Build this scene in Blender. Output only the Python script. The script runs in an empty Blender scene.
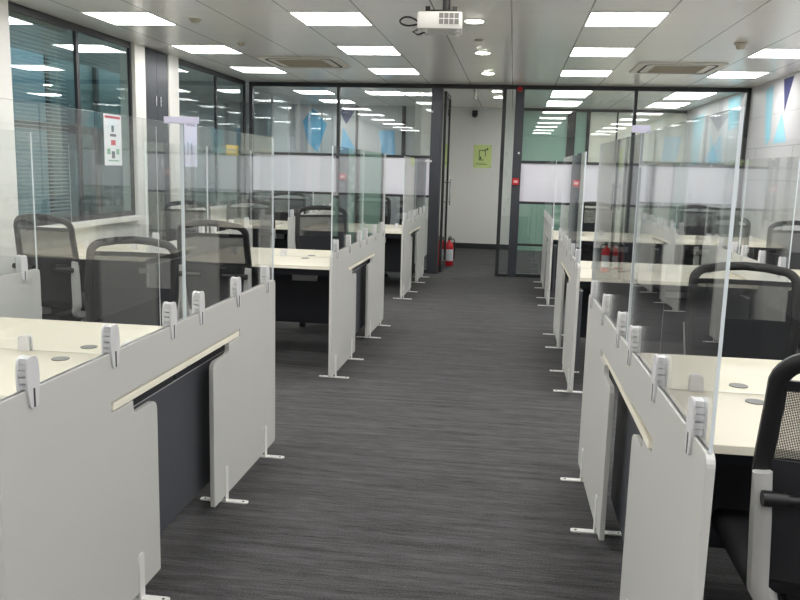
import bpy, bmesh, math, random
from mathutils import Vector, Matrix
random.seed(7)
S = bpy.context.scene
COL = S.collection

# ------------------------------------------------------------ camera, world, exposure
cam_data = bpy.data.cameras.new('camera')
cam = bpy.data.objects.new('camera', cam_data); COL.objects.link(cam)
cam_data.sensor_fit = 'HORIZONTAL'; cam_data.sensor_width = 36.0
cam_data.lens = 801.05 * 36.0 / 800.0
cam_data.clip_start = 0.05
_y, _p, _r = math.radians(-7.7217), math.radians(9.2937), math.radians(1.5312)
fw = Vector((math.sin(_y)*math.cos(_p), math.cos(_y)*math.cos(_p), -math.sin(_p)))
rt = Vector((math.cos(_y), -math.sin(_y), 0)); up = rt.cross(fw)
R2 = rt*math.cos(_r) + up*math.sin(_r); U2 = -rt*math.sin(_r) + up*math.cos(_r)
M = Matrix.Identity(4)
for i in range(3):
    M[i][0] = R2[i]; M[i][1] = U2[i]; M[i][2] = -fw[i]
M[2][3] = 1.4802
cam.matrix_world = M
S.camera = cam

W = bpy.data.worlds.new('world'); S.world = W; W.use_nodes = True
W.node_tree.nodes['Background'].inputs[0].default_value = (0.62, 0.78, 0.85, 1)
W.node_tree.nodes['Background'].inputs[1].default_value = 0.62
S.view_settings.view_transform = 'Standard'; S.view_settings.look = 'None'
S.view_settings.gamma = 1.0; S.view_settings.use_curve_mapping = False
S.view_settings.exposure = 1.55
PANEL_LIGHT = 6.0
S.cycles.transparent_max_bounces = 40
S.cycles.max_bounces = 12
S.cycles.diffuse_bounces = 6
S.cycles.glossy_bounces = 5
S.cycles.use_denoising = True
S.cycles.caustics_reflective = False
S.cycles.sample_clamp_indirect = 8.0

H = 2.66; YW = 11.457; XL = -3.83; XR = 3.07; YB = -4.6; YFAR = 15.5; M0 = 0.573

# ------------------------------------------------------------ materials
def srgb(r, g, b):
    f = lambda c: (c/255/12.92) if c/255 <= .04045 else ((c/255+.055)/1.055)**2.4
    return (f(r), f(g), f(b), 1)

def mat(name, rgb, rough=.5, metal=0.0, spec=.5, noise=0.0, nscale=20, emit=None, estr=1):
    m = bpy.data.materials.new(name); m.use_nodes = True
    nt = m.node_tree; b = nt.nodes['Principled BSDF']
    c = srgb(*rgb); b.inputs['Base Color'].default_value = c
    b.inputs['Roughness'].default_value = rough; b.inputs['Metallic'].default_value = metal
    b.inputs['Specular IOR Level'].default_value = spec
    tc = nt.nodes.new('ShaderNodeTexCoord'); n = nt.nodes.new('ShaderNodeTexNoise')
    n.inputs['Scale'].default_value = nscale; n.inputs['Detail'].default_value = 4
    nt.links.new(tc.outputs['Object'], n.inputs['Vector'])
    mr = nt.nodes.new('ShaderNodeMapRange')
    a = noise if noise else .02
    mr.inputs['To Min'].default_value = 1-a; mr.inputs['To Max'].default_value = 1+a
    nt.links.new(n.outputs['Fac'], mr.inputs['Value'])
    hs = nt.nodes.new('ShaderNodeHueSaturation'); hs.inputs['Color'].default_value = c
    nt.links.new(mr.outputs['Result'], hs.inputs['Value']); nt.links.new(hs.outputs['Color'], b.inputs['Base Color'])
    if emit:
        b.inputs['Emission Color'].default_value = srgb(*emit); b.inputs['Emission Strength'].default_value = estr
    return m

def sheet_glass(name, tint, f0, gloss_rough=0.0):
    """thin clear sheet: straight-through transmission and Schlick reflection"""
    m = bpy.data.materials.new(name); m.use_nodes = True
    nt = m.node_tree; nt.nodes.clear()
    out = nt.nodes.new('ShaderNodeOutputMaterial'); mix = nt.nodes.new('ShaderNodeMixShader')
    tr = nt.nodes.new('ShaderNodeBsdfTransparent'); tr.inputs[0].default_value = (*tint, 1)
    gl = nt.nodes.new('ShaderNodeBsdfGlossy'); gl.inputs['Roughness'].default_value = gloss_rough
    gl.inputs['Color'].default_value = (1, 1, 1, 1)
    g = nt.nodes.new('ShaderNodeNewGeometry')
    d = nt.nodes.new('ShaderNodeVectorMath'); d.operation = 'DOT_PRODUCT'
    nt.links.new(g.outputs['Normal'], d.inputs[0]); nt.links.new(g.outputs['Incoming'], d.inputs[1])
    def math_(op, a, b=None):
        n = nt.nodes.new('ShaderNodeMath'); n.operation = op
        for i, v in enumerate((a, b)):
            if v is None: continue
            if isinstance(v, (int, float)): n.inputs[i].default_value = v
            else: nt.links.new(v, n.inputs[i])
        return n.outputs[0]
    ab = math_('ABSOLUTE', d.outputs['Value']); om = math_('SUBTRACT', 1.0, ab)
    p5 = math_('POWER', om, 5.0); k = math_('MULTIPLY', p5, 1-f0); f = math_('ADD', k, f0)
    nt.links.new(f, mix.inputs[0]); nt.links.new(tr.outputs[0], mix.inputs[1]); nt.links.new(gl.outputs[0], mix.inputs[2])
    nt.links.new(mix.outputs[0], out.inputs[0])
    return m

def carpet_mat():
    m = bpy.data.materials.new('striped_carpet'); m.use_nodes = True
    nt = m.node_tree; b = nt.nodes['Principled BSDF']; b.inputs['Roughness'].default_value = .95
    b.inputs['Specular IOR Level'].default_value = .1
    tc = nt.nodes.new('ShaderNodeTexCoord')
    def streak(sx, sy, det):
        mp = nt.nodes.new('ShaderNodeMapping'); mp.inputs['Scale'].default_value = (sx, sy, 1)
        nt.links.new(tc.outputs['Object'], mp.inputs['Vector'])
        n = nt.nodes.new('ShaderNodeTexNoise'); n.inputs['Scale'].default_value = 1; n.inputs['Detail'].default_value = det
        n.inputs['Roughness'].default_value = .6
        nt.links.new(mp.outputs[0], n.inputs['Vector']); return n.outputs['Fac']
    a = streak(1.6, 26, 3); c = streak(9, 130, 2); e = streak(130, 160, 1)
    def mixv(x, y, f):
        n = nt.nodes.new('ShaderNodeMix'); n.inputs[0].default_value = f
        nt.links.new(x, n.inputs[2]); nt.links.new(y, n.inputs[3]); return n.outputs[0]
    v = mixv(mixv(a, c, .5), e, .3)
    r = nt.nodes.new('ShaderNodeValToRGB')
    r.color_ramp.elements[0].position = .34; r.color_ramp.elements[0].color = srgb(46, 46, 47)
    r.color_ramp.elements[1].position = .66; r.color_ramp.elements[1].color = srgb(102, 101, 102)
    nt.links.new(v, r.inputs[0])
    # joints of the carpet tiles
    nt.links.new(r.outputs[0], b.inputs['Base Color'])
    bp = nt.nodes.new('ShaderNodeBump'); bp.inputs['Strength'].default_value = .3; bp.inputs['Distance'].default_value = .004
    nt.links.new(v, bp.inputs['Height']); nt.links.new(bp.outputs[0], b.inputs['Normal'])
    return m

def ceiling_mat():
    """grey lacquered metal ceiling planks with fine joints"""
    m = bpy.data.materials.new('metal_ceiling'); m.use_nodes = True
    nt = m.node_tree; b = nt.nodes['Principled BSDF']
    b.inputs['Roughness'].default_value = .24; b.inputs['Specular IOR Level'].default_value = .9
    tc = nt.nodes.new('ShaderNodeTexCoord'); sp = nt.nodes.new('ShaderNodeSeparateXYZ')
    nt.links.new(tc.outputs['Object'], sp.inputs[0])
    def M_(op, a, bb=None):
        n = nt.nodes.new('ShaderNodeMath'); n.operation = op
        for i, v in enumerate((a, bb)):
            if v is None: continue
            if isinstance(v, (int, float)): n.inputs[i].default_value = v
            else: nt.links.new(v, n.inputs[i])
        return n.outputs[0]
    def joint(o, off, w):
        t = M_('DIVIDE', M_('SUBTRACT', o, off), M0)
        fr = M_('FRACT', t); d = M_('ABSOLUTE', M_('SUBTRACT', fr, .5))
        return M_('GREATER_THAN', d, .5 - w/M0/2)
    jx = joint(sp.outputs['X'], -1.79, .012); jy = joint(sp.outputs['Y'], 6.30, .005)
    mx = nt.nodes.new('ShaderNodeMix'); mx.data_type = 'RGBA'
    mx.inputs[6].default_value = srgb(244, 243, 238); mx.inputs[7].default_value = srgb(150, 149, 144)
    nt.links.new(jx, mx.inputs[0])
    my = nt.nodes.new('ShaderNodeMix'); my.data_type = 'RGBA'
    nt.links.new(mx.outputs[2], my.inputs[6]); my.inputs[7].default_value = srgb(200, 199, 193)
    nt.links.new(jy, my.inputs[0])
    nt.links.new(my.outputs[2], b.inputs['Base Color'])
    h = M_('SUBTRACT', 1.0, M_('MAXIMUM', jx, M_('MULTIPLY', jy, .4)))
    n = nt.nodes.new('ShaderNodeTexNoise'); n.inputs['Scale'].default_value = 1.8
    nt.links.new(tc.outputs['Object'], n.inputs['Vector'])
    hh = M_('ADD', h, M_('MULTIPLY', n.outputs['Fac'], .8))
    bp = nt.nodes.new('ShaderNodeBump'); bp.inputs['Strength'].default_value = .25; bp.inputs['Distance'].default_value = .004
    nt.links.new(hh, bp.inputs['Height']); nt.links.new(bp.outputs[0], b.inputs['Normal'])
    return m

def mesh_fabric():
    """black knit mesh with tiny holes"""
    m = bpy.data.materials.new('chair_mesh'); m.use_nodes = True
    nt = m.node_tree; b = nt.nodes['Principled BSDF']; out = nt.nodes['Material Output']
    b.inputs['Base Color'].default_value = srgb(30, 31, 34); b.inputs['Roughness'].default_value = .6
    tc = nt.nodes.new('ShaderNodeTexCoord'); v = nt.nodes.new('ShaderNodeTexVoronoi')
    v.inputs['Scale'].default_value = 290; v.inputs['Randomness'].default_value = 0.0
    mp = nt.nodes.new('ShaderNodeMapping'); mp.inputs['Scale'].default_value = (1, 0.001, .85)
    nt.links.new(tc.outputs['Object'], mp.inputs[0]); nt.links.new(mp.outputs[0], v.inputs['Vector'])
    c = nt.nodes.new('ShaderNodeMath'); c.operation = 'LESS_THAN'; c.inputs[1].default_value = .30
    nt.links.new(v.outputs['Distance'], c.inputs[0])
    t = nt.nodes.new('ShaderNodeBsdfTransparent'); mx = nt.nodes.new('ShaderNodeMixShader')
    nt.links.new(c.outputs[0], mx.inputs[0]); nt.links.new(b.outputs[0], mx.inputs[1]); nt.links.new(t.outputs[0], mx.inputs[2])
    nt.links.new(mx.outputs[0], out.inputs[0])
    return m

white_wall = mat('painted_wall', (228, 227, 222), .55)
ceil_m = ceiling_mat(); carpet = carpet_mat()
dark_frame = mat('charcoal_metal_frame', (62, 64, 70), .4, .3)
black_frame = mat('black_metal_frame', (34, 35, 38), .45)
white_post = mat('white_lacquer', (226, 225, 219), .4)
panel_grey = mat('light_grey_laminate', (206, 206, 202), .42, noise=.015, nscale=6)
cream = mat('cream_worktop', (206, 199, 180), .38, noise=.01)
cream_edge = mat('cream_edge_band_lightened', (255, 250, 232), .4)  # edge band, colour lightened to offset the shading on upright faces
desk_dark = mat('charcoal_laminate', (76, 78, 84), .5)
navy_black = mat('black_navy_laminate', (30, 32, 40), .5)
beam_dark = mat('black_steel', (52, 54, 60), .4, .4)
clip_m = mat('grey_plastic', (222, 222, 224), .4)
slot_m = mat('dark_slot', (60, 60, 60), .6)
foot_m = mat('white_metal', (235, 235, 232), .35)
chair_black = mat('black_plastic', (17, 17, 19), .42)
chair_grey = mat('light_grey_plastic', (182, 182, 180), .4)
chair_seat = mat('charcoal_fabric', (30, 31, 35), .9)
knit = mesh_fabric()
acrylic = sheet_glass('clear_acrylic', (.98, .988, .986), .028)
acr_edge = mat('acrylic_edge', (228, 236, 240), .2)  # pale colour stands in for light glowing out of the sheet edges
win_glass = sheet_glass('dark_window_glass', (.80, .87, .86), .10)
part_glass = sheet_glass('partition_glass', (.94, .97, .96), .075)
light_m = mat('led_panel', (255, 255, 255), .5, emit=(253, 252, 251), estr=PANEL_LIGHT)
lamp_m = mat('downlight_lamp', (255, 255, 255), .5, emit=(255, 250, 240), estr=18)
trim_m = mat('white_trim', (225, 225, 222), .4)
frost = mat('frosted_film', (236, 235, 244), .6)
red_m = mat('red_enamel', (196, 22, 30), .35)
chrome = mat('brushed_steel', (200, 200, 205), .25, .9)

# ------------------------------------------------------------ mesh helpers
def new():
    return bmesh.new()
def box(bm, x0, x1, y0, y1, z0, z1, mi=0):
    vs = [bm.verts.new(p) for p in ((x0,y0,z0),(x1,y0,z0),(x1,y1,z0),(x0,y1,z0),(x0,y0,z1),(x1,y0,z1),(x1,y1,z1),(x0,y1,z1))]
    for f in ((0,3,2,1),(4,5,6,7),(0,1,5,4),(1,2,6,5),(2,3,7,6),(3,0,4,7)):
        bm.faces.new([vs[i] for i in f]).material_index = mi
    return vs
def rbox(bm, x0, x1, y0, y1, z0, z1, r=.006, seg=2):
    vs = box(bm, x0, x1, y0, y1, z0, z1)
    es = {e for v in vs for e in v.link_edges}
    bmesh.ops.bevel(bm, geom=list(es), offset=r, segments=seg, affect='EDGES', profile=.5)
def cyl(bm, p, q, r, seg=16, r2=None):
    p = Vector(p); q = Vector(q); r2 = r if r2 is None else r2
    d = (q-p).normalized(); a = d.orthogonal().normalized(); b = d.cross(a)
    A = []; B = []
    for i in range(seg):
        t = 2*math.pi*i/seg; o = a*math.cos(t)+b*math.sin(t)
        A.append(bm.verts.new(p+o*r)); B.append(bm.verts.new(q+o*r2))
    bm.faces.new(A[::-1]); bm.faces.new(B)
    for i in range(seg): bm.faces.new((A[i], A[(i+1)%seg], B[(i+1)%seg], B[i]))
def prism_yz(bm, pts, x0, x1):
    """closed outline in (y, z), extruded in x"""
    A = [bm.verts.new((x0, y, z)) for y, z in pts]; B = [bm.verts.new((x1, y, z)) for y, z in pts]
    fs = [bm.faces.new(A), bm.faces.new(B[::-1])]
    n = len(pts)
    for i in range(n): bm.faces.new((A[i], B[i], B[(i+1)%n], A[(i+1)%n]))
    bmesh.ops.recalc_face_normals(bm, faces=bm.faces[:])
def round_poly(pts, radii, seg=5):
    out = []; n = len(pts)
    for i, (p, r) in enumerate(zip(pts, radii)):
        if r <= 0: out.append(p); continue
        a = Vector(pts[i-1]); b = Vector(p); c = Vector(pts[(i+1)%n])
        u = (a-b).normalized(); v = (c-b).normalized()
        s = b+u*r; e = b+v*r
        for k in range(seg+1):
            t = k/seg; q = s*(1-t)**2 + b*2*t*(1-t) + e*t*t
            out.append((q.x, q.y))
    return out
def sweep(bm, pts, ra, rb, seg=10, side=Vector((1, 0, 0)), power=1.0):
    """tube along pts; ra across 'side'-ish normal, rb along path plane"""
    pts = [Vector(p) for p in pts]; rings = []
    for i, p in enumerate(pts):
        t = (pts[min(i+1, len(pts)-1)] - pts[max(i-1, 0)]).normalized()
        b = side - t*side.dot(t); b.normalize(); a = t.cross(b)
        A = ra[i] if isinstance(ra, (list, tuple)) else ra
        B = rb[i] if isinstance(rb, (list, tuple)) else rb
        ring = []
        for k in range(seg):
            th = 2*math.pi*k/seg; c, s = math.cos(th), math.sin(th)
            c = math.copysign(abs(c)**power, c); s = math.copysign(abs(s)**power, s)
            ring.append(bm.verts.new(p + b*A*c + a*B*s))
        rings.append(ring)
    for i in range(len(rings)-1):
        for k in range(seg):
            bm.faces.new((rings[i][k], rings[i][(k+1)%seg], rings[i+1][(k+1)%seg], rings[i+1][k]))
    bm.faces.new(rings[0][::-1]); bm.faces.new(rings[-1])
    bmesh.ops.recalc_face_normals(bm, faces=bm.faces[:])
def obj(name, bm, mats, parent=None, loc=None, smooth=False, rot=None, label=None):
    me = bpy.data.meshes.new(name); bm.normal_update(); bm.to_mesh(me); bm.free()
    for m in (mats if isinstance(mats, (list, tuple)) else [mats]): me.materials.append(m)
    if smooth:
        for p in me.polygons: p.use_smooth = True
        try: me.set_sharp_from_angle(angle=math.radians(40))
        except Exception: pass
    o = bpy.data.objects.new(name, me); COL.objects.link(o)
    if parent: o.parent = parent
    if loc: o.location = loc
    if rot: o.rotation_euler = rot
    if label: o['label'] = label
    return o
def tag(o, label, cat, group=None, kind=None):
    o['label'] = label; o['category'] = cat
    if group: o['group'] = group
    if kind: o['kind'] = kind
    return o
def thing(name, label=None, cat=None, loc=(0,0,0), rz=0, group=None):
    o = bpy.data.objects.new(name, None); COL.objects.link(o); o.empty_display_size = .1
    o.location = loc; o.rotation_euler = (0, 0, rz)
    if label: tag(o, label, cat, group)
    return o
def struct(name, bm, m, parent=None):
    o = obj(name, bm, m, parent)
    if not parent: o['kind'] = 'structure'
    return o
def sgroup(name):
    o = thing(name); o['kind'] = 'structure'; return o
def dup(root, loc, rz=0, label=None):
    kids = {}
    for o in list(COL.objects):
        if o.parent: kids.setdefault(o.parent.name, []).append(o)
    def cp(o, par):
        c = o.copy(); COL.objects.link(c)
        if par: c.parent = par
        for k in kids.get(o.name, []): cp(k, c)
        return c
    r = cp(root, None); r.location = loc; r.rotation_euler = (0, 0, rz)
    if label: r['label'] = label
    return r
def bx(*a):
    bm = new(); box(bm, *a); return bm

# ------------------------------------------------------------ room shell
struct('floor', bx(-5.4, XR+.1, YB-.1, YFAR+.1, -.08, 0), carpet)
bm = new(); box(bm, -5.4, XR+.1, YB-.1, YFAR+.1, H, H+.08); struct('ceiling', bm, ceil_m)
struct('wall_right', bx(XR, XR+.12, YB, YFAR, 0, H), mat('pale_grey_wall_panel', (204, 202, 204), .45))
struct('wall_back', bx(XL, XR, YB-.12, YB, 0, H), white_wall)
# left wall: solid by the camera, low wall below the windows
struct('wall_left', bx(XL-.14, XL, YB, 5.84, 0, H), white_wall)
bm = new()
box(bm, XL-.14, XL, 5.84, 7.88, 0, .90); box(bm, XL-.14, XL, 8.97, YW, 0, .90)
struct('wall_left_low', bm, white_wall)
bm = new(); box(bm, XL-.16, XL+.10, 5.84, 7.88, .90, .935); struct('trim_1', bm, white_post)
bm = new(); box(bm, XL-.16, XL+.10, 8.97, YW-.06, .90, .935); struct('trim_2', bm, white_post)
struct('trim_3', bx(XL-.16, XL+.003, 7.89, 8.12, 0, H), white_post)
struct('trim_4', bx(XL-.16, XL+.003, 8.71, 8.97, 0, H), white_post)

def window_wall(name, y0, y1, mull):
    g = sgroup(name)
    f = new(); w = .03
    box(f, XL-.06, XL-.03, y0, y1, .935, .985); box(f, XL-.06, XL-.03, y0, y1, 2.60, H)
    box(f, XL-.06, XL-.03, y0, y0+w, .985, 2.60); box(f, XL-.06, XL-.03, y1-w, y1, .985, 2.60)
    for m_ in mull: box(f, XL-.06, XL-.03, m_-.022, m_+.022, .985, 2.60)
    obj('window_frame', f, black_frame, g)
    ys = [y0+w] + [v for m_ in mull for v in (m_-.022, m_+.022)] + [y1-w]
    for a, b in zip(ys[0::2], ys[1::2]):
        obj('glass_pane', bx(XL-.05, XL-.042, a, b, .985, 2.60), win_glass, g)
window_wall('window_1', 5.84, 7.88, [6.86])
window_wall('window_2', 8.97, YW-.06, [10.25])

# tall dark riser cupboard doors between the white posts
g = thing('riser_cupboard', 'tall charcoal double doored cupboard between two white posts on the window wall', 'cupboard', (XL, 8.415, 0))
obj('cupboard_body', bx(-.14, -.03, -.283, .283, 0.0, H-.005), black_frame, g)
for s in (-1, 1):
    d = obj('cupboard_door', bx(-.03, -.008, *( (.003, .28) if s > 0 else (-.28, -.003)), .02, H-.01), dark_frame, g)
    for z in (2.08, 1.42, 1.05): obj('door_handle', bx(-.008, .012, s*.055-.012, s*.055+.012, z, z+.10), chrome, d, label='small steel flush handle')

# building opposite seen dimly through the windows
facade = new()
box(facade, -6.3, -6.2, 3, 17, -1, 5, 0)
for y in [3.6, 4.9, 6.2, 7.5, 8.8, 10.1, 11.4, 12.7, 14.0]:
    box(facade, -6.2, -6.14, y, y+.08, -1, 5, 1)
for z in (.55, 1.85, 3.1): box(facade, -6.2, -6.15, 3, 17, z, z+.12, 1)
for (y, z) in ((8.3, .7), (8.3, 2.0), (12.8, 2.0)): box(facade, -6.2, -6.17, y+.6, y+1.2, z, z+1.05, 2)
box(facade, -6.19, -6.16, 9.36, 10.1, -1, 5, 2)
obj('wall_outside', facade, [mat('facade_glass', (112, 136, 138), .3), mat('facade_mullion', (48, 54, 58), .5), mat('facade_blue_panel', (150, 184, 200), .4)])['kind'] = 'structure'

# venetian blind
b = thing('venetian_blind', 'lowered horizontal slat blind behind the left window pane nearest the camera', 'blind', (XL-.13, 6.35, 0))
sl = new(); z = 1.02
while z < 2.58:
    vs = box(sl, -.012, .012, -.46, .46, z, z+.0025); z += .032
    for v in vs: v.co.z += -v.co.x*.3
obj('blind_slats', sl, mat('blind_slat', (196, 204, 206), .5), b)
obj('head_rail', bx(-.03, .03, -.47, .47, 2.58, 2.655), mat('blind_rail', (120, 124, 126), .5), b)
cd = new()
for y in (-.33, .33): cyl(cd, (0, y, 1.0), (0, y, 2.58), .0015, 6)
obj('blind_cord', cd, trim_m, b)
obj('bottom_rail', bx(-.014, .014, -.46, .46, .99, 1.012), mat('blind_rail_light', (160, 165, 168), .5), b)

# ------------------------------------------------------------ far glazed partition
pf = sgroup('wall_far')
T = .05
f = new()
Y0, Y1 = YW, YW+.08
box(f, XL, XR, Y0, Y1, 2.605, H)                         # head
box(f, XL, XL+.05, Y0, Y1, 0, 2.605); box(f, -2.535, -2.495, Y0, Y1, 0, 2.605)
box(f, -.195, -.145, Y0, Y1, 0, 2.605)
box(f, 1.575, 1.615, Y0, Y1, 0, 2.605); box(f, XR-.05, XR, Y0, Y1, 0, 2.605)
for x0, x1 in ((XL+.05, -2.535), (-2.495, -1.18), (.10, 1.575), (1.615, XR-.05)):
    box(f, x0, x1, Y0, Y1, 0, .05)
    zt = 1.64 if x0 < -1 else 1.605; zb = 1.12 if x0 < -1 else 1.075
    box(f, x0, x1, Y0+.01, Y1-.01, zt, zt+.035); box(f, x0, x1, Y0+.01, Y1-.01, zb-.035, zb)
box(f, .10, .75, Y0+.01, Y1-.01, .45, .48)
box(f, -.145, -.02, Y0, Y1, 0, .04)
obj('partition_frame', f, black_frame, pf)
f = new(); box(f, -1.18, -1.03, Y0-.02, Y1+.06, 0, 2.605); box(f, -.02, .10, Y0-.02, Y1+.02, 0, 2.605)
obj('partition_post', f, dark_frame, pf)
for x0, x1 in ((XL+.05, -2.535), (-2.495, -1.18), (-.145, -.02), (.10, 1.575), (1.615, XR-.05)):
    obj('glass_pane', bx(x0, x1, YW+.036, YW+.044, .05, 2.605), part_glass, pf)
for x0, x1, z0, z1 in ((XL+.05, -2.535, 1.12, 1.64), (-2.495, -1.18, 1.12, 1.64), (.10, 1.575, 1.075, 1.605), (1.615, XR-.05, 1.075, 1.605)):
    obj('frosted_band', bx(x0, x1, YW+.030, YW+.035, z0, z1), frost, pf)
# frosted leaf pattern on the side light
lf = new()
for i in range(9):
    z = .75+i*.13; s = -1 if i % 2 else 1; c = -.082
    pts = [(c, z), (c+s*.03, z+.05), (c+s*.045, z+.11), (c+s*.012, z+.085)]
    A = [lf.verts.new((x, YW+.034, zz)) for x, zz in pts]; B = [lf.verts.new((x, YW+.0355, zz)) for x, zz in pts]
    lf.faces.new(A); lf.faces.new(B[::-1])
    for k in range(4): lf.faces.new((A[k], B[k], B[(k+1)%4], A[(k+1)%4]))
obj('leaf_decal', lf, mat('frosted_leaf', (196, 208, 200), .7), pf, label='pale frosted leaf spray film')

# open glass door leaf, swung into the corridor
dr = thing('door_1'); dr['kind'] = 'structure'; dr.location = (-1.0, YW+.15, 0)
f = new()
box(f, -.018, .018, 0, .05, .01, 2.58); box(f, -.018, .018, .75, .80, .01, 2.58)
box(f, -.018, .018, .05, .75, .01, .10); box(f, -.018, .018, .05, .75, 2.52, 2.58)
obj('door_frame', f, black_frame, dr)
obj('door_glass', bx(-.004, .004, .05, .75, .10, 2.52), part_glass, dr)
hb = new()
for z0 in (1.0,):
    cyl(hb, (.055, .70, .95), (.055, .70, 1.35), .011, 10)
    for z in (1.0, 1.30): cyl(hb, (-.0, .70, z), (.055, .70, z), .007, 8)
obj('door_handle', hb, chrome, dr, smooth=True)

# corridor and rooms beyond
struct('wall_corridor', bx(-1.45, .10, YFAR, YFAR+.1, 0, H), white_wall)
struct('baseboard_corridor', bx(-1.45, .10, YFAR-.015, YFAR, 0, .10), black_frame)
struct('wall_side', bx(-1.55, -1.45, 12.6, YFAR+.1, 0, H), white_wall)
cream_wall = mat('warm_white_wall', (248, 246, 230), .5)
struct('wall_beyond_right', bx(1.36, XR, YFAR, YFAR+.1, 0, H), cream_wall)
green_glass = mat('green_glass_wall', (150, 186, 170), .25)
struct('wall_beyond_green', bx(.10, 1.30, YFAR+.02, YFAR+.1, 0, H), green_glass)
bm = new(); box(bm, 1.30, 1.36, YFAR-.03, YFAR+.1, 0, H); box(bm, .10, .14, YFAR-.02, YFAR+.02, 0, H); box(bm, .95, 1.10, YFAR-.02, YFAR+.02, 1.05, H)
box(bm, 1.835, 1.865, YFAR-.01, YFAR, 0, H); box(bm, .10, XR, YFAR-.03, YFAR, H-.05, H)
struct('trim_5', bm, black_frame)
grey_wall = mat('grey_wall', (180, 186, 188), .5)
struct('wall_beyond_left', bx(-5.3, -1.55, YFAR, YFAR+.1, 0, H), grey_wall)
struct('wall_beyond_end', bx(-5.4, -5.3, YW-.1, YFAR, 0, H), grey_wall)
struct('trim_6', bx(-4.68, -4.36, YFAR-.16, YFAR, 0, H), mat('bright_white_post', (248, 248, 246), .5))
bm = new(); box(bm, -2.15, -2.08, YFAR-.03, YFAR, 0, H); box(bm, -3.0, -1.55, YFAR-.03, YFAR, 1.62, 1.67); box(bm, -3.05, -3.0, YFAR-.03, YFAR, 0, H)
struct('trim_7', bm, black_frame)

# ------------------------------------------------------------ wall graphics
cyan = mat('mural_light_blue', (150, 206, 222), .5); navy = mat('mural_navy', (48, 52, 104), .5)
seam = mat('mural_seam', (170, 170, 172), .5); sky_b = mat('mural_sky_blue', (96, 172, 212), .5)
mr = thing('wall_mural', 'white wall graphic with navy and pale blue triangles on the right wall', 'wall graphic', (XR, 9.0, 0))
def tri(pts, m, parent, label=None, name='triangle', x0=-.004, x1=-.001):
    bm = new(); prism_yz(bm, [(y-9.0, z) for y, z in pts], x0, x1)
    return obj(name, bm, m, parent, label=label)
tri([(10.14, 2.63), (9.80, 2.63), (10.02, 2.26)], navy, mr, 'navy triangle pointing down')
tri([(10.33, 1.90), (9.86, 1.90), (10.10, 2.24)], cyan, mr, 'pale blue triangle pointing up')
tri([(10.80, 2.56), (10.52, 2.60), (10.46, 1.95), (10.62, 1.88), (10.72, 2.2)], cyan, mr, 'pale blue tapering shard')
tri([(9.2, 2.63), (8.7, 2.63), (8.95, 2.2)], cyan, mr, 'pale blue triangle')
tri([(8.1, 1.9), (7.6, 1.9), (7.85, 2.5)], navy, mr, 'navy triangle')
bm = new()
box(bm, -.003, -.001, -8, 2.44, 1.855, 1.865); box(bm, -.003, -.001, -8, 2.44, 2.245, 2.25)
box(bm, -.003, -.001, -8, 2.44, 1.455, 1.465)
for y in (-5, -3.6, -2.2, -.8, .6, 2.0): box(bm, -.003, -.001, y, y+.008, 1.465, 1.855)
obj('panel_seam', bm, seam, mr)
mr2 = thing('wall_mural', 'white wall graphic with pale blue shapes on right wall beyond the glass', 'wall graphic', (XR, 9.0, 0))
for pts in ([(12.6, 2.62), (11.9, 2.62), (12.0, 2.2), (12.45, 2.15)], [(14.9, 2.5), (14.1, 2.5), (14.3, 1.7), (14.8, 1.6)], [(13.6, 2.2), (12.9, 1.7), (13.4, 1.6)]):
    tri(pts, cyan, mr2)
bm = new(); box(bm, -.003, -.001, 2.7, 6.4, 1.70, 1.71); obj('panel_seam', bm, seam, mr2)
mr3 = thing('wall_mural', 'blue and navy shapes on grey wall behind the left glass partition', 'wall graphic', (0, YFAR, 0))
def flat(pts, m):
    bm = new(); A = [bm.verts.new((x, -.004, z)) for x, z in pts]; B = [bm.verts.new((x, -.001, z)) for x, z in pts]
    bm.faces.new(A); bm.faces.new(B[::-1])
    for k in range(len(pts)): bm.faces.new((A[k], B[k], B[(k+1)%len(pts)], A[(k+1)%len(pts)]))
    bmesh.ops.recalc_face_normals(bm, faces=bm.faces[:]); obj('shape', bm, m, mr3)
flat([(-4.1, 2.35), (-3.9, 2.60), (-3.62, 2.3), (-3.8, 1.75), (-4.0, 1.95)], sky_b)
flat([(-3.42, 2.62), (-3.02, 2.64), (-3.24, 2.30)], navy)
flat([(-3.30, 2.25), (-3.0, 1.75), (-3.35, 1.70)], sky_b)
flat([(-2.6, 2.2), (-2.3, 2.2), (-2.25, 1.5), (-2.5, 1.5)], sky_b)

# ------------------------------------------------------------ ceiling lights
cols = (-3.51+.001, -1.79, .503, 2.222)
colname = ('leftmost column', 'second column from left', 'third column from left', 'rightmost column')
rowname = ['row %s from the partition' % w for w in 'one two three four five six seven eight'.split()]; rowname[0] = 'row nearest the partition'
pl0 = thing('ceiling_light', None, None, (0, 0, H))
bm = new(); e = .012
box(bm, 0, M0, 0, e, -.006, 0); box(bm, 0, M0, M0-e, M0, -.006, 0); box(bm, 0, e, e, M0-e, -.006, 0); box(bm, M0-e, M0, e, M0-e, -.006, 0)
obj('light_frame', bm, trim_m, pl0)
obj('diffuser', bx(e, M0-e, e, M0-e, -.004, 0), light_m, pl0)
first = True
for ri in range(8):
    for ci in range(4):
        lab = 'square LED ceiling panel, %s, %s' % (rowname[ri], colname[ci])
        loc = (cols[ci], 9.74-ri*3*M0, H)
        o = pl0 if first else dup(pl0, loc)
        first = False; o.location = loc; tag(o, lab, 'ceiling light', 'square ceiling panels over the desks')
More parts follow.
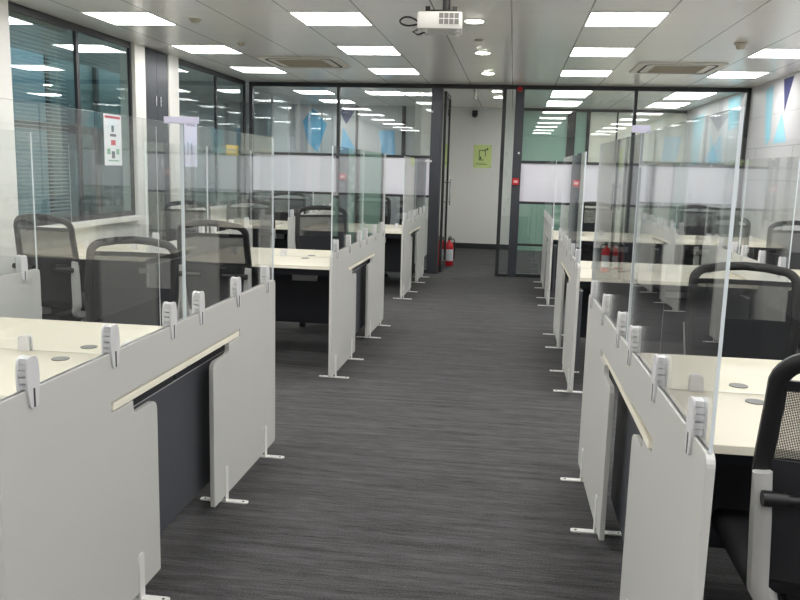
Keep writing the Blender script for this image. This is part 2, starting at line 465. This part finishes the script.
for x, y, w in ((2.222, 12.1, 'near the right wall beyond the glass'), (.503, 12.1, 'behind the clear glass right of the doorway'), (.503, 13.82, 'added deepest in the green glazed bay'), (2.222, 13.82, 'added deepest by the right wall beyond the glass'),  # the two deepest panels are added to brighten the rooms beyond
                (-3.51, 12.6, 'leftmost in the room behind the left glass'), (-1.217-M0*2, 12.6, 'middle of the room behind the left glass'), (-3.51, 14.3, 'deepest in the room behind the left glass')):
    tag(dup(pl0, (x, y, H)), 'square LED ceiling panel ' + w, 'ceiling light', 'ceiling panels beyond the partition')

dl0 = thing('downlight', None, None)
bm = new(); cyl(bm, (0, 0, -.008), (0, 0, 0), .085, 32); obj('trim_ring', bm, trim_m, dl0, smooth=False)
bm = new(); cyl(bm, (0, 0, -.011), (0, 0, -.008), .068, 32); obj('lamp', bm, lamp_m, dl0)
first = True
for x, y, w in ((-.366, 10.12, 'nearest the glass partition'), (-.366, 8.40, 'second from the partition'), (-.366, 6.66, 'third from the partition, beside the projector'), (-.366, 4.94, 'fourth from the partition'), (-.366, 3.2, 'fifth from the partition')):
    o = dl0 if first else dup(dl0, (x, y, H)); first = False; o.location = (x, y, H)
    tag(o, 'round downlight above the aisle, ' + w, 'downlight', 'downlights above the aisle')
for x, y, w in ((-.30, 12.3, 'nearer of two in the corridor ceiling'), (-.30, 13.3, 'farther of two in the corridor ceiling')):
    tag(dup(dl0, (x, y, H)), 'round downlight, ' + w, 'downlight', 'corridor downlights')

def cassette(x, y, lab):
    c = thing('air_conditioner', lab, 'air conditioner', (x, y, H-.003))
    n = new(); vs = [(-.46, -.46), (.46, -.46), (.46, .46), (-.46, .46)]
    pts = round_poly(vs, [.12]*4)
    A = [n.verts.new((a, b_, 0)) for a, b_ in pts]; B = [n.verts.new((a*.97, b_*.97, -.014)) for a, b_ in pts]
    n.faces.new(A); n.faces.new(B[::-1])
    for k in range(len(pts)): n.faces.new((A[k], A[(k+1)%len(pts)], B[(k+1)%len(pts)], B[k]))
    bmesh.ops.recalc_face_normals(n, faces=n.faces[:])
    obj('fascia', n, mat('cassette_plastic', (226, 224, 214), .5), c)
    g = new()
    o_ = round_poly([(-.38, -.38), (.38, -.38), (.38, .38), (-.38, .38)], [.10]*4); i_ = [(p*.93, q*.93) for p, q in o_]
    A = [g.verts.new((p, q, -.0155)) for p, q in o_]; B = [g.verts.new((p, q, -.0155)) for p, q in i_]
    A2 = [g.verts.new((p, q, -.0142)) for p, q in o_]; B2 = [g.verts.new((p, q, -.0142)) for p, q in i_]
    for k in range(len(A)):
        j = (k+1) % len(A)
        for q in ((A[k], A[j], B[j], B[k]), (A2[k], B2[k], B2[j], A2[j]), (A[k], A2[k], A2[j], A[j]), (B[k], B[j], B2[j], B2[k])): g.faces.new(q)
    bmesh.ops.recalc_face_normals(g, faces=g.faces[:])
    obj('air_slot', g, mat('cassette_slot', (60, 56, 50), .7), c, label='dark air slot round the edge')
    g = new(); box(g, -.27, .27, -.27, .27, -.018, -.0142)
    for k in range(14): box(g, -.26, .26, -.26+k*.04, -.245+k*.04, -.021, -.018)
    obj('intake_grille', g, mat('cassette_grille', (176, 168, 148), .6), c)
cassette(-2.42, 9.23, 'square ceiling air conditioner with dark slots on the left side')
cassette(1.72, 9.45, 'square ceiling air conditioner with dark slots on the right side')

def small_ceiling(name, lab, cat, x, y, r, h, m, z=H):
    t = thing(name, lab, cat, (x, y, z))
    bm = new(); cyl(bm, (0, 0, -.012), (0, 0, 0), r, 24); obj('base_plate', bm, m, t)
    bm = new(); cyl(bm, (0, 0, -h), (0, 0, -.012), r*.55, 24, r*.85); obj('sensor_head', bm, m, t, smooth=True)
beige = mat('beige_plastic', (170, 165, 150), .5)
small_ceiling('smoke_detector', 'round beige smoke detector on the ceiling near the right wall', 'smoke detector', 1.94, 7.715, .055, .055, beige)
small_ceiling('motion_sensor', 'small round sensor on the ceiling left, between two light panels', 'sensor', -2.673, 6.617, .05, .03, beige)
small_ceiling('motion_sensor', 'small round sensor on the ceiling just before the left air conditioner', 'sensor', -2.714, 7.882, .04, .03, beige)
small_ceiling('motion_sensor', 'flat grey sensor between the aisle downlights', 'sensor', -.368, 7.6, .04, .016, beige)
t = thing('sprinkler', 'white pendent sprinkler hanging in the doorway to the corridor', 'sprinkler', (-.60, 12.0, H))
bm = new(); cyl(bm, (0, 0, -.13), (0, 0, 0), .016, 12); obj('pipe', bm, trim_m, t)
bm = new(); cyl(bm, (0, 0, -.15), (0, 0, -.13), .024, 12); obj('sprinkler_head', bm, trim_m, t)
t = thing('dome_camera', 'small black dome camera on the white corridor wall near the ceiling', 'camera', (-.77, YFAR, 2.56))
bm = new(); box(bm, -.05, .05, -.06, 0, -.02, .04); obj('bracket', bm, black_frame, t)
bm = new(); bmesh.ops.create_uvsphere(bm, u_segments=16, v_segments=10, radius=.055, matrix=Matrix.Translation((0, -.07, -.04))); obj('dome', bm, chair_black, t, smooth=True)

# projector
pj = thing('projector', 'white ceiling projector with black bracket and trailing black cable', 'projector', (-.50, 5.28, 2.335), math.radians(4))
bm = new(); rbox(bm, -.145, .135, -.12, .12, 0.01, .115, .012); obj('projector_body', bm, mat('projector_white', (222, 221, 218), .4), pj, smooth=True)
gr = new(); box(gr, -.015, .115, -.1225, -.120, .035, .105); g1 = obj('vent_grille', gr, mat('grille_dark', (110, 110, 108), .6), pj)
gr = new()
for k in range(5): box(gr, -.015+k*.0315, -.011+k*.0315, -.125, -.1225, .033, .107)
for k in range(3): box(gr, -.017, .117, -.125, -.1225, .033+k*.036, .037+k*.036)
obj('grille_bar', gr, trim_m, g1)
bm = new(); cyl(bm, (-.09, .12, .06), (-.09, .15, .06), .035, 20); obj('lens', bm, chair_black, pj, smooth=True)
for sx in (-.10, .10):
    for sy in (-.08, .08):
        ft = new(); cyl(ft, (sx, sy, 0), (sx, sy, .012), .014, 12); obj('foot', ft, trim_m, pj)
bm = new(); box(bm, -.08, .08, -.03, .03, .115, .14); cyl(bm, (0.03, 0, .14), (0.03, 0, H-2.335-.01), .024, 16)
box(bm, -.04, .10, -.05, .05, H-2.335-.012, H-2.335); box(bm, -.10, -.07, -.06, .06, .115, .155); box(bm, .07, .10, -.06, .06, .115, .155)
obj('ceiling_bracket', bm, chair_black, pj)
bm = new()
sweep(bm, [(-.14, .02, .07), (-.17, .01, .088), (-.20, 0, .098), (-.23, -.01, .097), (-.25, -.02, .085), (-.262, -.02, .07), (-.255, -.02, .056), (-.235, -.01, .047), (-.21, 0, .045), (-.18, .01, .050), (-.15, .03, .06)], .006, .006, 8, Vector((0, 1, 0)))
sweep(bm, [(-.14, .06, .04), (-.18, .04, .015), (-.15, .02, -.005), (-.10, .02, .01)], .005, .005, 8, Vector((0, 1, 0)))
obj('cable', bm, chair_black, pj, smooth=True)

# ------------------------------------------------------------ side screens
Hn = 1.145
def make_screen():
    root = thing('side_screen')
    pts = [(-Hn, .03), (-.275, .03), (-.275, .665), (-.45, .665), (-.45, .710), (-.595, .710), (-.595, .744), (.595, .744), (.595, .710), (.45, .710), (.45, .665), (.26, .665), (.26, .03), (Hn, .03), (Hn, .90), (-Hn, .90)]
    rad = [.02, .008, .04, .03, 0, 0, 0, 0, 0, 0, .03, .04, .008, .02, .03, .03]
    bm = new(); prism_yz(bm, round_poly(pts, rad), -.010, .010)
    p = obj('panel', bm, panel_grey, root)
    bv = p.modifiers.new('edge', 'BEVEL'); bv.width = .002; bv.segments = 2; bv.limit_method = 'ANGLE'; bv.angle_limit = math.radians(60)
    for s in (-1, 1):
        bm = new(); y0, y1 = sorted((s*.006, s*(Hn-.012)))
        box(bm, -.004, .004, y0, y1, .90, 1.62)
        bm.faces.ensure_lookup_table()
        for f_ in bm.faces:
            n_ = f_.calc_center_median()
            if abs(n_.x) < .001: f_.material_index = 1
        obj('acrylic_sheet', bm, [acrylic, acr_edge], root)
    for y in (-1.0, -.57, -.135, .135, .57, 1.0):
        bm = new()
        out = round_poly([(-.016, .850), (.016, .850), (.029, .925), (.021, .986), (-.021, .986), (-.029, .925)], [.013, .013, .03, .020, .020, .03])
        for x0, x1 in ((-.0165, -.0105), (.0105, .0165)):
            b2 = new(); prism_yz(b2, out, x0, x1); me = bpy.data.meshes.new('t'); b2.to_mesh(me); b2.free(); bm.from_mesh(me); bpy.data.meshes.remove(me)
        for z, hw in ((.9015, .019), (.918, .023), (.936, .022), (.953, .020), (.968, .017)): box(bm, -.0105, .0105, -hw, hw, z, z+.0135)
        c = obj('clip', bm, clip_m, root, loc=(0, y, 0))
        for x0, x1 in ((-.0175, -.0160), (.0160, .0175)): obj('slot', bx(x0, x1, -.0035, .0035, .852, .902), slot_m, c)
    for y in (-1.0, -.43, .40, .97):
        bm = new()
        A = round_poly([(-.11, -.016), (.11, -.016), (.11, .016), (-.11, .016)], [.015]*4)
        lo = [bm.verts.new((a, b_, .001)) for a, b_ in A]; hi = [bm.verts.new((a, b_, .006)) for a, b_ in A]
        bm.faces.new(lo[::-1]); bm.faces.new(hi)
        for k in range(len(A)): bm.faces.new((lo[k], lo[(k+1)%len(A)], hi[(k+1)%len(A)], hi[k]))
        for x0, x1 in ((-.0145, -.0102), (.0102, .0145)):
            b2 = new(); prism_yz(b2, round_poly([(-.018, .006), (.018, .006), (.018, .165), (-.018, .165)], [0, 0, .014, .014]), x0, x1)
            me = bpy.data.meshes.new('t'); b2.to_mesh(me); b2.free(); bm.from_mesh(me); bpy.data.meshes.remove(me)
        ft_ = obj('foot', bm, foot_m, root, loc=(0, y, 0))
        s_ = new()
        for x in (-.088, .088): cyl(s_, (x, 0, .006), (x, 0, .0075), .005, 10)
        obj('screw', s_, slot_m, ft_)
    return root
scr = make_screen()
G_S = 'grey side screens with clear acrylic tops'
rows = (('nearest', 2.84, 2.84), ('middle', 6.44, 6.44), ('farthest', 10.05, 10.05))
XB = {('L', 0): -1.2045, ('L', 1): -1.198, ('L', 2): -1.200, ('R', 0): .425, ('R', 1): .453, ('R', 2): .453}
XC = {'L': -2.515, 'R': 1.745}
first = True
for side, sn in (('L', 'left'), ('R', 'right')):
    for i, (rn, yp, yd) in enumerate(rows):
        rz = math.radians(.95) if (side, i) == ('R', 0) else 0
        for pos, x in (('aisle', XB[(side, i)]), ('mid', XC[side])):
            if pos == 'aisle':
                lab = 'light grey side screen edging the aisle, %s desk bench on the %s' % (rn, sn)
            else:
                lab = 'light grey side screen standing between two desks of the %s %s bench' % (rn, sn)
            loc = (x, yp if pos == 'aisle' else yd, 0)
            o = scr if first else dup(scr, loc)
            first = False
            o.location = loc; o.rotation_euler = (0, 0, rz if pos == 'aisle' else 0)
            tag(o, lab, 'desk screen', G_S)
lilac = mat('lilac_paper', (218, 216, 238), .7); paper = mat('white_paper', (226, 230, 232), .7)
for x, y, sn, w in ((-1.2045, 2.84, 'left', .065), (.418, 2.84, 'right', .03)):
    tag(obj('paper_strip', bx(-w, w, -.0055, .0055, 1.622, 1.646), lilac, loc=(x, y, 0)), 'lilac paper strip across the acrylic joint on top of the nearest %s screen' % sn, 'paper strip')

# ------------------------------------------------------------ desks
def make_desk():
    """1.31 x .585 worktop; local +y points to the bench centre line"""
    r = thing('desk')
    bm = new(); rbox(bm, -.655, .655, -.29, .288, .7135, .7405, .002, 1)
    bm.normal_update()
    for f_ in bm.faces:
        if abs(f_.normal.z) < .5: f_.material_index = 1
    obj('worktop', bm, [cream, cream_edge], r)
    bm = new(); cyl(bm, (0, .19, .7405), (0, .19, .7435), .032, 28); g_ = obj('grommet', bm, mat('grommet_grey', (120, 120, 118), .5) if 'grommet_grey' not in bpy.data.materials else bpy.data.materials['grommet_grey'], r, loc=(.2, 0, 0))
    for s in (-1, 1):
        x0, x1 = sorted((s*.560, s*.584))
        e_ = obj('end_panel', bx(x0, x1, -.275, .2933, .09, .640), desk_dark, r)
        obj('edge_strip', bx(x0, x1, -.275, .2933, .640, .645), clip_m, e_)
    bm = new(); box(bm, -.56, .56, .17, .20, .655, .7135); box(bm, -.56, .56, -.20, -.17, .655, .7135)
    for s in (-1, 1): x0, x1 = sorted((s*.560, s*.600)); box(bm, x0, x1, -.22, .287, .655, .7135)
    obj('support_frame', bm, beam_dark, r)
    obj('modesty_panel', bx(-.558, .558, .215, .235, .20, .71), navy_black, r)
    b_ = obj('socket_box', bx(.10, .30, .155, .214, .56, .635), mat('socket_grey', (196, 198, 200), .5) if 'socket_grey' not in bpy.data.materials else bpy.data.materials['socket_grey'], r)
    return r
dk = make_desk(); first = True
G_D = 'cream topped bench desks'
XDC = {('L', 0): -1.862, ('L', 1): -3.175, ('R', 0): 1.098, ('R', 1): 2.41}
for side, sn in (('L', 'left'), ('R', 'right')):
    for i, (rn, yp, yd) in enumerate(rows):
        for k, en in ((0, 'aisle'), (1, 'wall')):
            for f_, fn in ((0, 'near'), (1, 'far')):
                x = XDC[(side, k)]
                x += (XB[(side, i)] - (-1.2045 if side == 'L' else .440))
                if k == 0: x += .006 if side == 'L' else -.006
                loc = (x, yd + (.2935 if f_ else -.2935), 0)
                o = dk if first else dup(dk, loc)
                first = False
                o.location = loc; o.rotation_euler = (0, 0, math.pi if f_ else 0); o.scale = (1.010 if k == 0 else 1, 1, 1)
                tag(o, 'cream topped desk, %s %s bench, %s end, %s side' % (rn, sn, en, fn), 'desk', G_D)
                for c in COL.objects:
                    if c.parent == o and c.name.startswith('grommet'):
                        want = .2 if side == 'L' else -.235
                        c.location.x = -want if f_ else want

# clear dividers standing along the middle of each bench
dv = thing('divider_screen')
bm = new(); box(bm, -.56, .56, -.0025, .0025, .744, 1.61)
bm.faces.ensure_lookup_table()
for f_ in bm.faces:
    if abs(f_.calc_center_median().y) < .001: f_.material_index = 1
obj('acrylic_sheet', bm, [acrylic, acr_edge], dv)
for x in (-.43, 0, .43):
    bm = new()
    out = round_poly([(-.024, .741), (.024, .741), (.022, .80), (-.022, .80)], [0, 0, .018, .018])
    for y0, y1 in ((-.014, -.003), (.003, .014)):
        A = [bm.verts.new((a, y0, z)) for a, z in out]; B = [bm.verts.new((a, y1, z)) for a, z in out]
        bm.faces.new(A); bm.faces.new(B[::-1])
        for k in range(len(out)): bm.faces.new((A[k], B[k], B[(k+1)%len(out)], A[(k+1)%len(out)]))
    bmesh.ops.recalc_face_normals(bm, faces=bm.faces[:])
    obj('clip', bm, clip_m, dv, loc=(x, 0, 0))
first = True
for side, sn in (('L', 'left'), ('R', 'right')):
    for i, (rn, yp, yd) in enumerate(rows):
        for k, en in ((0, 'aisle'), (1, 'wall')):
            x = XDC[(side, k)]
            loc = (x, yd, 0); o = dv if first else dup(dv, loc); first = False; o.location = loc
            tag(o, 'clear acrylic divider standing along the %s %s bench, %s end' % (rn, sn, en), 'divider', 'clear dividers between facing desks')

# ------------------------------------------------------------ chairs
def make_chair():
    r = thing('office_chair')
    lean = lambda z: -.235 - (z-.5)*.12
    # black loop of the backrest
    P = []
    xs = lambda z: .2485 - (z-.8)*.045 if z > .8 else .2485 - (.8-z)*.085
    for k in range(9): z = .50 + k*.0575; P.append((-xs(z), z))
    cx_, cz_, rr = xs(.96)-.075, 1.005, .075
    for k in range(1, 9):
        a = math.pi - k*math.pi/2/8; P.append((-(cx_) + rr*math.cos(a)*1.0, cz_ + rr*.9*math.sin(a)))
    top = 1.085
    arc = [(-.10, 1.084), (0, 1.09), (.10, 1.084)]
    Pm = P + arc + [(-x, z) for x, z in P[::-1]]
    path = [(x, lean(z) - .03*(1-(x/.25)**2), z) for x, z in Pm]
    bm = new(); sweep(bm, path, .013, .0225, 10, Vector((0, 1, 0)), .7)
    obj('backrest_frame', bm, chair_black, r, smooth=True)
    def sheet(z0, z1, thick, wx, nz=6, nx=10, yo=0):
        b_ = new(); F = []; K = []
        for j in range(nz+1):
            z = z0+(z1-z0)*j/nz; F.append([]); K.append([])
            for i in range(nx+1):
                x = (xs(z)-wx)*(2*i/nx-1); y = lean(z) - .03*(1-(x/.25)**2) + yo
                F[-1].append(b_.verts.new((x, y+thick/2, z)))
                if thick: K[-1].append(b_.verts.new((x, y-thick/2, z)))
        for j in range(nz):
            for i in range(nx):
                b_.faces.new((F[j][i], F[j][i+1], F[j+1][i+1], F[j+1][i]))
                if thick: b_.faces.new((K[j][i], K[j+1][i], K[j+1][i+1], K[j][i+1]))
        if thick:
            for j in range(nz):
                b_.faces.new((F[j][0], F[j+1][0], K[j+1][0], K[j][0])); b_.faces.new((F[j][nx], K[j][nx], K[j+1][nx], F[j+1][nx]))
            for i in range(nx):
                b_.faces.new((F[0][i], K[0][i], K[0][i+1], F[0][i+1])); b_.faces.new((F[nz][i], F[nz][i+1], K[nz][i+1], K[nz][i]))
            bmesh.ops.recalc_face_normals(b_, faces=b_.faces[:])
        return b_
    obj('backrest_mesh', sheet(.815, 1.005, 0, .01), knit, r, smooth=True, label='see-through knit mesh')
    obj('backrest_crossbar', sheet(.995, 1.02, .014, .012, 2), chair_black, r, smooth=True)
    obj('lumbar_panel', sheet(.50, .82, .016, .014), chair_seat, r, smooth=True)
    # pale side uprights curving under the seat
    for s in (-1, 1):
        pts = []
        for k in range(9):
            z = .79 - k*.04; pts.append((s*(xs(z)+.004), lean(z)-.022, z))
        for k in range(1, 8):
            a = k*math.pi/2/7; pts.append((s*(.226-.06*math.sin(a)), lean(.47)-.022+.14*(1-math.cos(a)), .47-.075*math.sin(a)))
        pts.append((s*.10, .0, .392))
        bm = new(); n = len(pts); sweep(bm, pts, .023, [.012+.018*min(1, i/3) for i in range(n)], 10, Vector((1, 0, 0)), .6)
        obj('side_upright', bm, chair_grey, r, smooth=True, label='light grey plastic upright')
        bm = new(); cyl(bm, (s*.20, lean(.73)-.06, .735), (s*.255, lean(.73)-.06, .735), .019, 16)
        cyl(bm, (s*.08, lean(.73)-.06, .735), (s*.20, lean(.73)-.06, .735), .013, 12)
        obj('pivot_knob', bm, chair_black, r, smooth=True)
    bm = new(); rbox(bm, -.24, .24, -.20, .25, .425, .495, .03, 3)
    for v in bm.verts:
        if v.co.y > .15: v.co.z -= (v.co.y-.15)*.2
    obj('seat', bm, chair_seat, r, smooth=True)
    bm = new(); rbox(bm, -.12, .12, -.14, .14, .365, .424, .012, 2); obj('tilt_mechanism', bm, chair_black, r, smooth=True)
    bm = new(); cyl(bm, (0, 0, .10), (0, 0, .25), .03, 20); cyl(bm, (0, 0, .25), (0, 0, .37), .018, 20); obj('gas_lift', bm, chair_black, r, smooth=True)
    bm = new()
    for k in range(5):
        a = math.radians(90+72*k); c, s = math.cos(a), math.sin(a)
        sweep(bm, [(0, 0, .115), (c*.12, s*.12, .105), (c*.29, s*.29, .070)], [.024, .020, .014], [.018, .015, .010], 8, Vector((-s, c, 0)))
    base = obj('star_base', bm, chair_black, r, smooth=True)
    for k in range(5):
        a = math.radians(90+72*k); c, s = math.cos(a), math.sin(a); x, y = c*.29, s*.29
        bm = new(); t = Vector((c, s, 0))
        for o_ in (-.014, .014):
            p = Vector((x, y, .026)) + t*o_; cyl(bm, p - t*.008, p + t*.008, .025, 16)
        cyl(bm, (x, y, .03), (x, y, .07), .008, 8)
        obj('caster', bm, chair_black, base, smooth=True)
    return r
ch = make_chair(); first = True
PI = math.pi; rd = math.radians
seats = [
 (-2.05, 3.87, PI+rd(3), 'behind the nearest left bench, dark back facing the camera'),
 (-3.14, 5.45, rd(-12), 'by the windows, near side of middle left bench'),
 (-1.97, 5.48, rd(-4), 'near side of middle left bench, beside the aisle screen'),
 (-3.27, 7.42, PI-rd(8), 'far side of middle left bench, close to the windows'),
 (-2.90, 8.85, rd(10), 'near side of farthest left bench, wall end'),
 (-1.68, 7.36, PI+rd(28), 'turned sideways behind the middle left bench, aisle end'),
 (-1.95, 10.92, PI, 'behind the farthest left bench, aisle end, against the glass'),
 (-3.15, 10.92, PI+rd(6), 'behind the farthest left bench, wall end, against the glass'),
 (1.14, 3.80, PI-rd(2), 'behind the nearest right bench, black mesh back facing the camera'),
 (2.60, 7.42, PI+rd(4), 'behind the middle right bench, by the right wall'),
 (2.05, 8.62, rd(8), 'near side of the farthest right bench, wall end'),
 (1.10, 10.92, PI, 'behind the farthest right bench, aisle end, against the glass'),
 (2.40, 10.92, PI-rd(6), 'behind the farthest right bench, wall end, against the glass'),
 (.885, 2.21, rd(-2), 'closest to the camera at bottom right, cut by the frame'),
]
for x, y, rz, w in seats:
    o = ch if first else dup(ch, (x, y, 0), rz); first = False
    o.location = (x, y, 0); o.rotation_euler = (0, 0, rz)
    o.scale = (1, 1, .965) if abs(y-3.82) < .1 else (1, 1, 1)
    tag(o, 'black mesh office chair ' + w, 'chair', 'mesh office chairs at the benches')

# ------------------------------------------------------------ posters, signs, safety items
def poster(y0, y1, z0, z1, lab, items, base, name='poster'):
    t = thing(name, lab, 'poster', (XL+.004, (y0+y1)/2, z0))
    w = (y1-y0)/2; h = z1-z0
    obj('sheet', bx(-.002, 0, -w, w, 0, h), base, t)
    for nm, m, u0, u1, v0, v1 in items:
        obj(nm, bx(0, .001, -w+u0*2*w, -w+u1*2*w, v0*h, v1*h), m, t)
red_print = mat('red_print', (186, 60, 76), .6); dk_print = mat('dark_print', (80, 90, 100), .6); gr_print = mat('green_print', (120, 170, 140), .6)
poster(7.22, 7.56, 1.44, 1.92, 'white safety poster with red header and small icons on left window', [
  ('header_band', red_print, .06, .94, .92, .97), ('figure_icon', dk_print, .42, .56, .66, .78), ('caption_line', dk_print, .33, .68, .57, .62),
  ('heart_icon', red_print, .38, .64, .40, .50), ('green_icon', gr_print, .14, .32, .22, .33), ('green_icon', gr_print, .66, .84, .22, .33),
  ('dark_icon', dk_print, .40, .58, .14, .28), ('green_icon', gr_print, .20, .80, .08, .11)], paper)
poster(9.10, 9.48, 1.44, 1.98, 'pale lilac notice with faint text columns on the second left window', [
  ('text_column', mat('faint_print', (170, 168, 196), .7), .20, .34, .25, .52), ('text_column', bpy.data.materials['faint_print'], .48, .62, .25, .52),
  ('header_band', bpy.data.materials['faint_print'], .15, .85, .88, .93)], lilac)
yel = mat('yellow_paper', (226, 198, 96), .7)
poster(10.50, 10.98, 1.60, 1.74, 'small yellow note on the left window near the far corner', [('text_line', mat('note_print', (190, 160, 70), .7), .12, .85, .45, .60)], yel, 'sticky_note')

sg = thing('wall_sign', 'lime green sign board with dark pictogram on white corridor wall', 'sign', (-.597, YFAR, 1.54))
obj('board', bx(-.17, .17, -.012, 0, 0, .43), mat('lime_board', (212, 228, 150), .4), sg)
n = new(); dkg = mat('sign_print', (84, 110, 66), .5)
box(n, -.07, -.055, -.014, -.012, .14, .33); box(n, -.07, .06, -.014, -.012, .315, .33); box(n, .045, .06, -.014, -.012, .22, .33); box(n, -.055, .02, -.014, -.012, .14, .155)
obj('frame_outline', n, dkg, sg)
n = new(); cyl(n, (.09, -.014, .355), (.09, -.012, .355), .018, 12); box(n, .03, .10, -.014, -.012, .33, .345); box(n, -.05, -.02, -.014, -.012, .16, .21); obj('figure_mark', n, dkg, sg)
n = new(); box(n, -.12, .10, -.014, -.012, .06, .072); box(n, -.12, .05, -.014, -.012, .085, .093); obj('text_line', n, mat('sign_text', (130, 160, 90), .5), sg)
n = new()
for sx in (-.15, .15):
    for z in (.02, .41): cyl(n, (sx, -.016, z), (sx, -.012, z), .008, 10)
obj('fixing_stud', n, chrome, sg)

cp = thing('fire_call_point', 'red fire alarm call point on the dark post right of doorway', 'call point', (.035, YW-.02, 1.30))
n = new(); rbox(n, -.045, .045, -.035, 0, 0, .095, .006); obj('housing', n, red_m, cp)
obj('glass_window', bx(-.028, .028, -.037, -.0352, .03, .065), mat('call_white', (232, 190, 190), .4), cp)
al = thing('alarm_beacon', 'small red alarm beacon at ceiling above the dark post', 'alarm', (.035, YW-.02, 2.60))
n = new(); cyl(n, (0, -.04, 0), (0, 0, 0), .035, 20); obj('beacon_base', n, red_m, al)
n = new(); cyl(n, (0, -.065, 0), (0, -.04, 0), .022, 20); obj('beacon_lens', n, mat('red_lens', (220, 50, 60), .2), al)
for i, (x, z, w) in enumerate(((.06, 1.74, 'right post of the doorway'), (-1.165, 2.28, 'left post of the doorway, upper'), (-1.165, 1.60, 'left post of the doorway, lower'))):
    n = new(); cyl(n, (x, YW-.032, z), (x, YW-.02, z), .016, 12)
    tag(obj('door_sensor', n, trim_m), 'tiny white round button on the dark ' + w, 'sensor')

def extinguisher(x, y, lab, rz=0):
    e_ = thing('fire_extinguisher', lab, 'fire extinguisher', (x, y, 0), rz)
    n = new()
    prof = [(.0, .0), (.068, .0), (.072, .015), (.072, .30), (.062, .34), (.035, .37), (.022, .385), (.022, .40), (0, .40)]
    rings = []
    for r_, z in prof:
        rings.append([n.verts.new((r_*math.cos(2*PI*k/24), r_*math.sin(2*PI*k/24), z)) for k in range(24)] if r_ else [n.verts.new((0, 0, z))])
    for a, b_ in zip(rings, rings[1:]):
        for k in range(24):
            if len(a) == 1: n.faces.new((a[0], b_[(k+1)%24], b_[k]))
            elif len(b_) == 1: n.faces.new((a[k], a[(k+1)%24], b_[0]))
            else: n.faces.new((a[k], a[(k+1)%24], b_[(k+1)%24], b_[k]))
    bmesh.ops.recalc_face_normals(n, faces=n.faces[:])
    obj('cylinder', n, red_m, e_, smooth=True)
    n = new()
    for k in range(10):
        a0 = -PI/2-.9+k*.18; a1 = a0+.18
        vs = [n.verts.new((.0732*math.cos(a), .0732*math.sin(a), z)) for a, z in ((a0, .08), (a1, .08), (a1, .26), (a0, .26))]
        n.faces.new(vs)
    obj('paper_label', n, mat('ext_label', (214, 222, 226), .6) if 'ext_label' not in bpy.data.materials else bpy.data.materials['ext_label'], e_)
    n = new(); cyl(n, (0, 0, .395), (0, 0, .43), .018, 12); box(n, -.015, .015, -.09, .02, .43, .442); box(n, -.012, .012, -.10, .0, .452, .462)
    obj('valve_handle', n, chair_black, e_)
    n = new(); sweep(n, [(.02, 0, .41), (.07, 0, .42), (.095, 0, .36), (.09, 0, .20), (.085, 0, .10)], .009, .009, 8, Vector((0, 1, 0)))
    obj('hose', n, chair_black, e_, smooth=True)
extinguisher(-.945, 12.52, 'red fire extinguisher just inside the doorway, right of the open door', rd(20))
extinguisher(-1.12, 12.52, 'second red fire extinguisher standing in for a reflection in the door glass', rd(150))  # added copy in place of the first one's reflection in the door glass
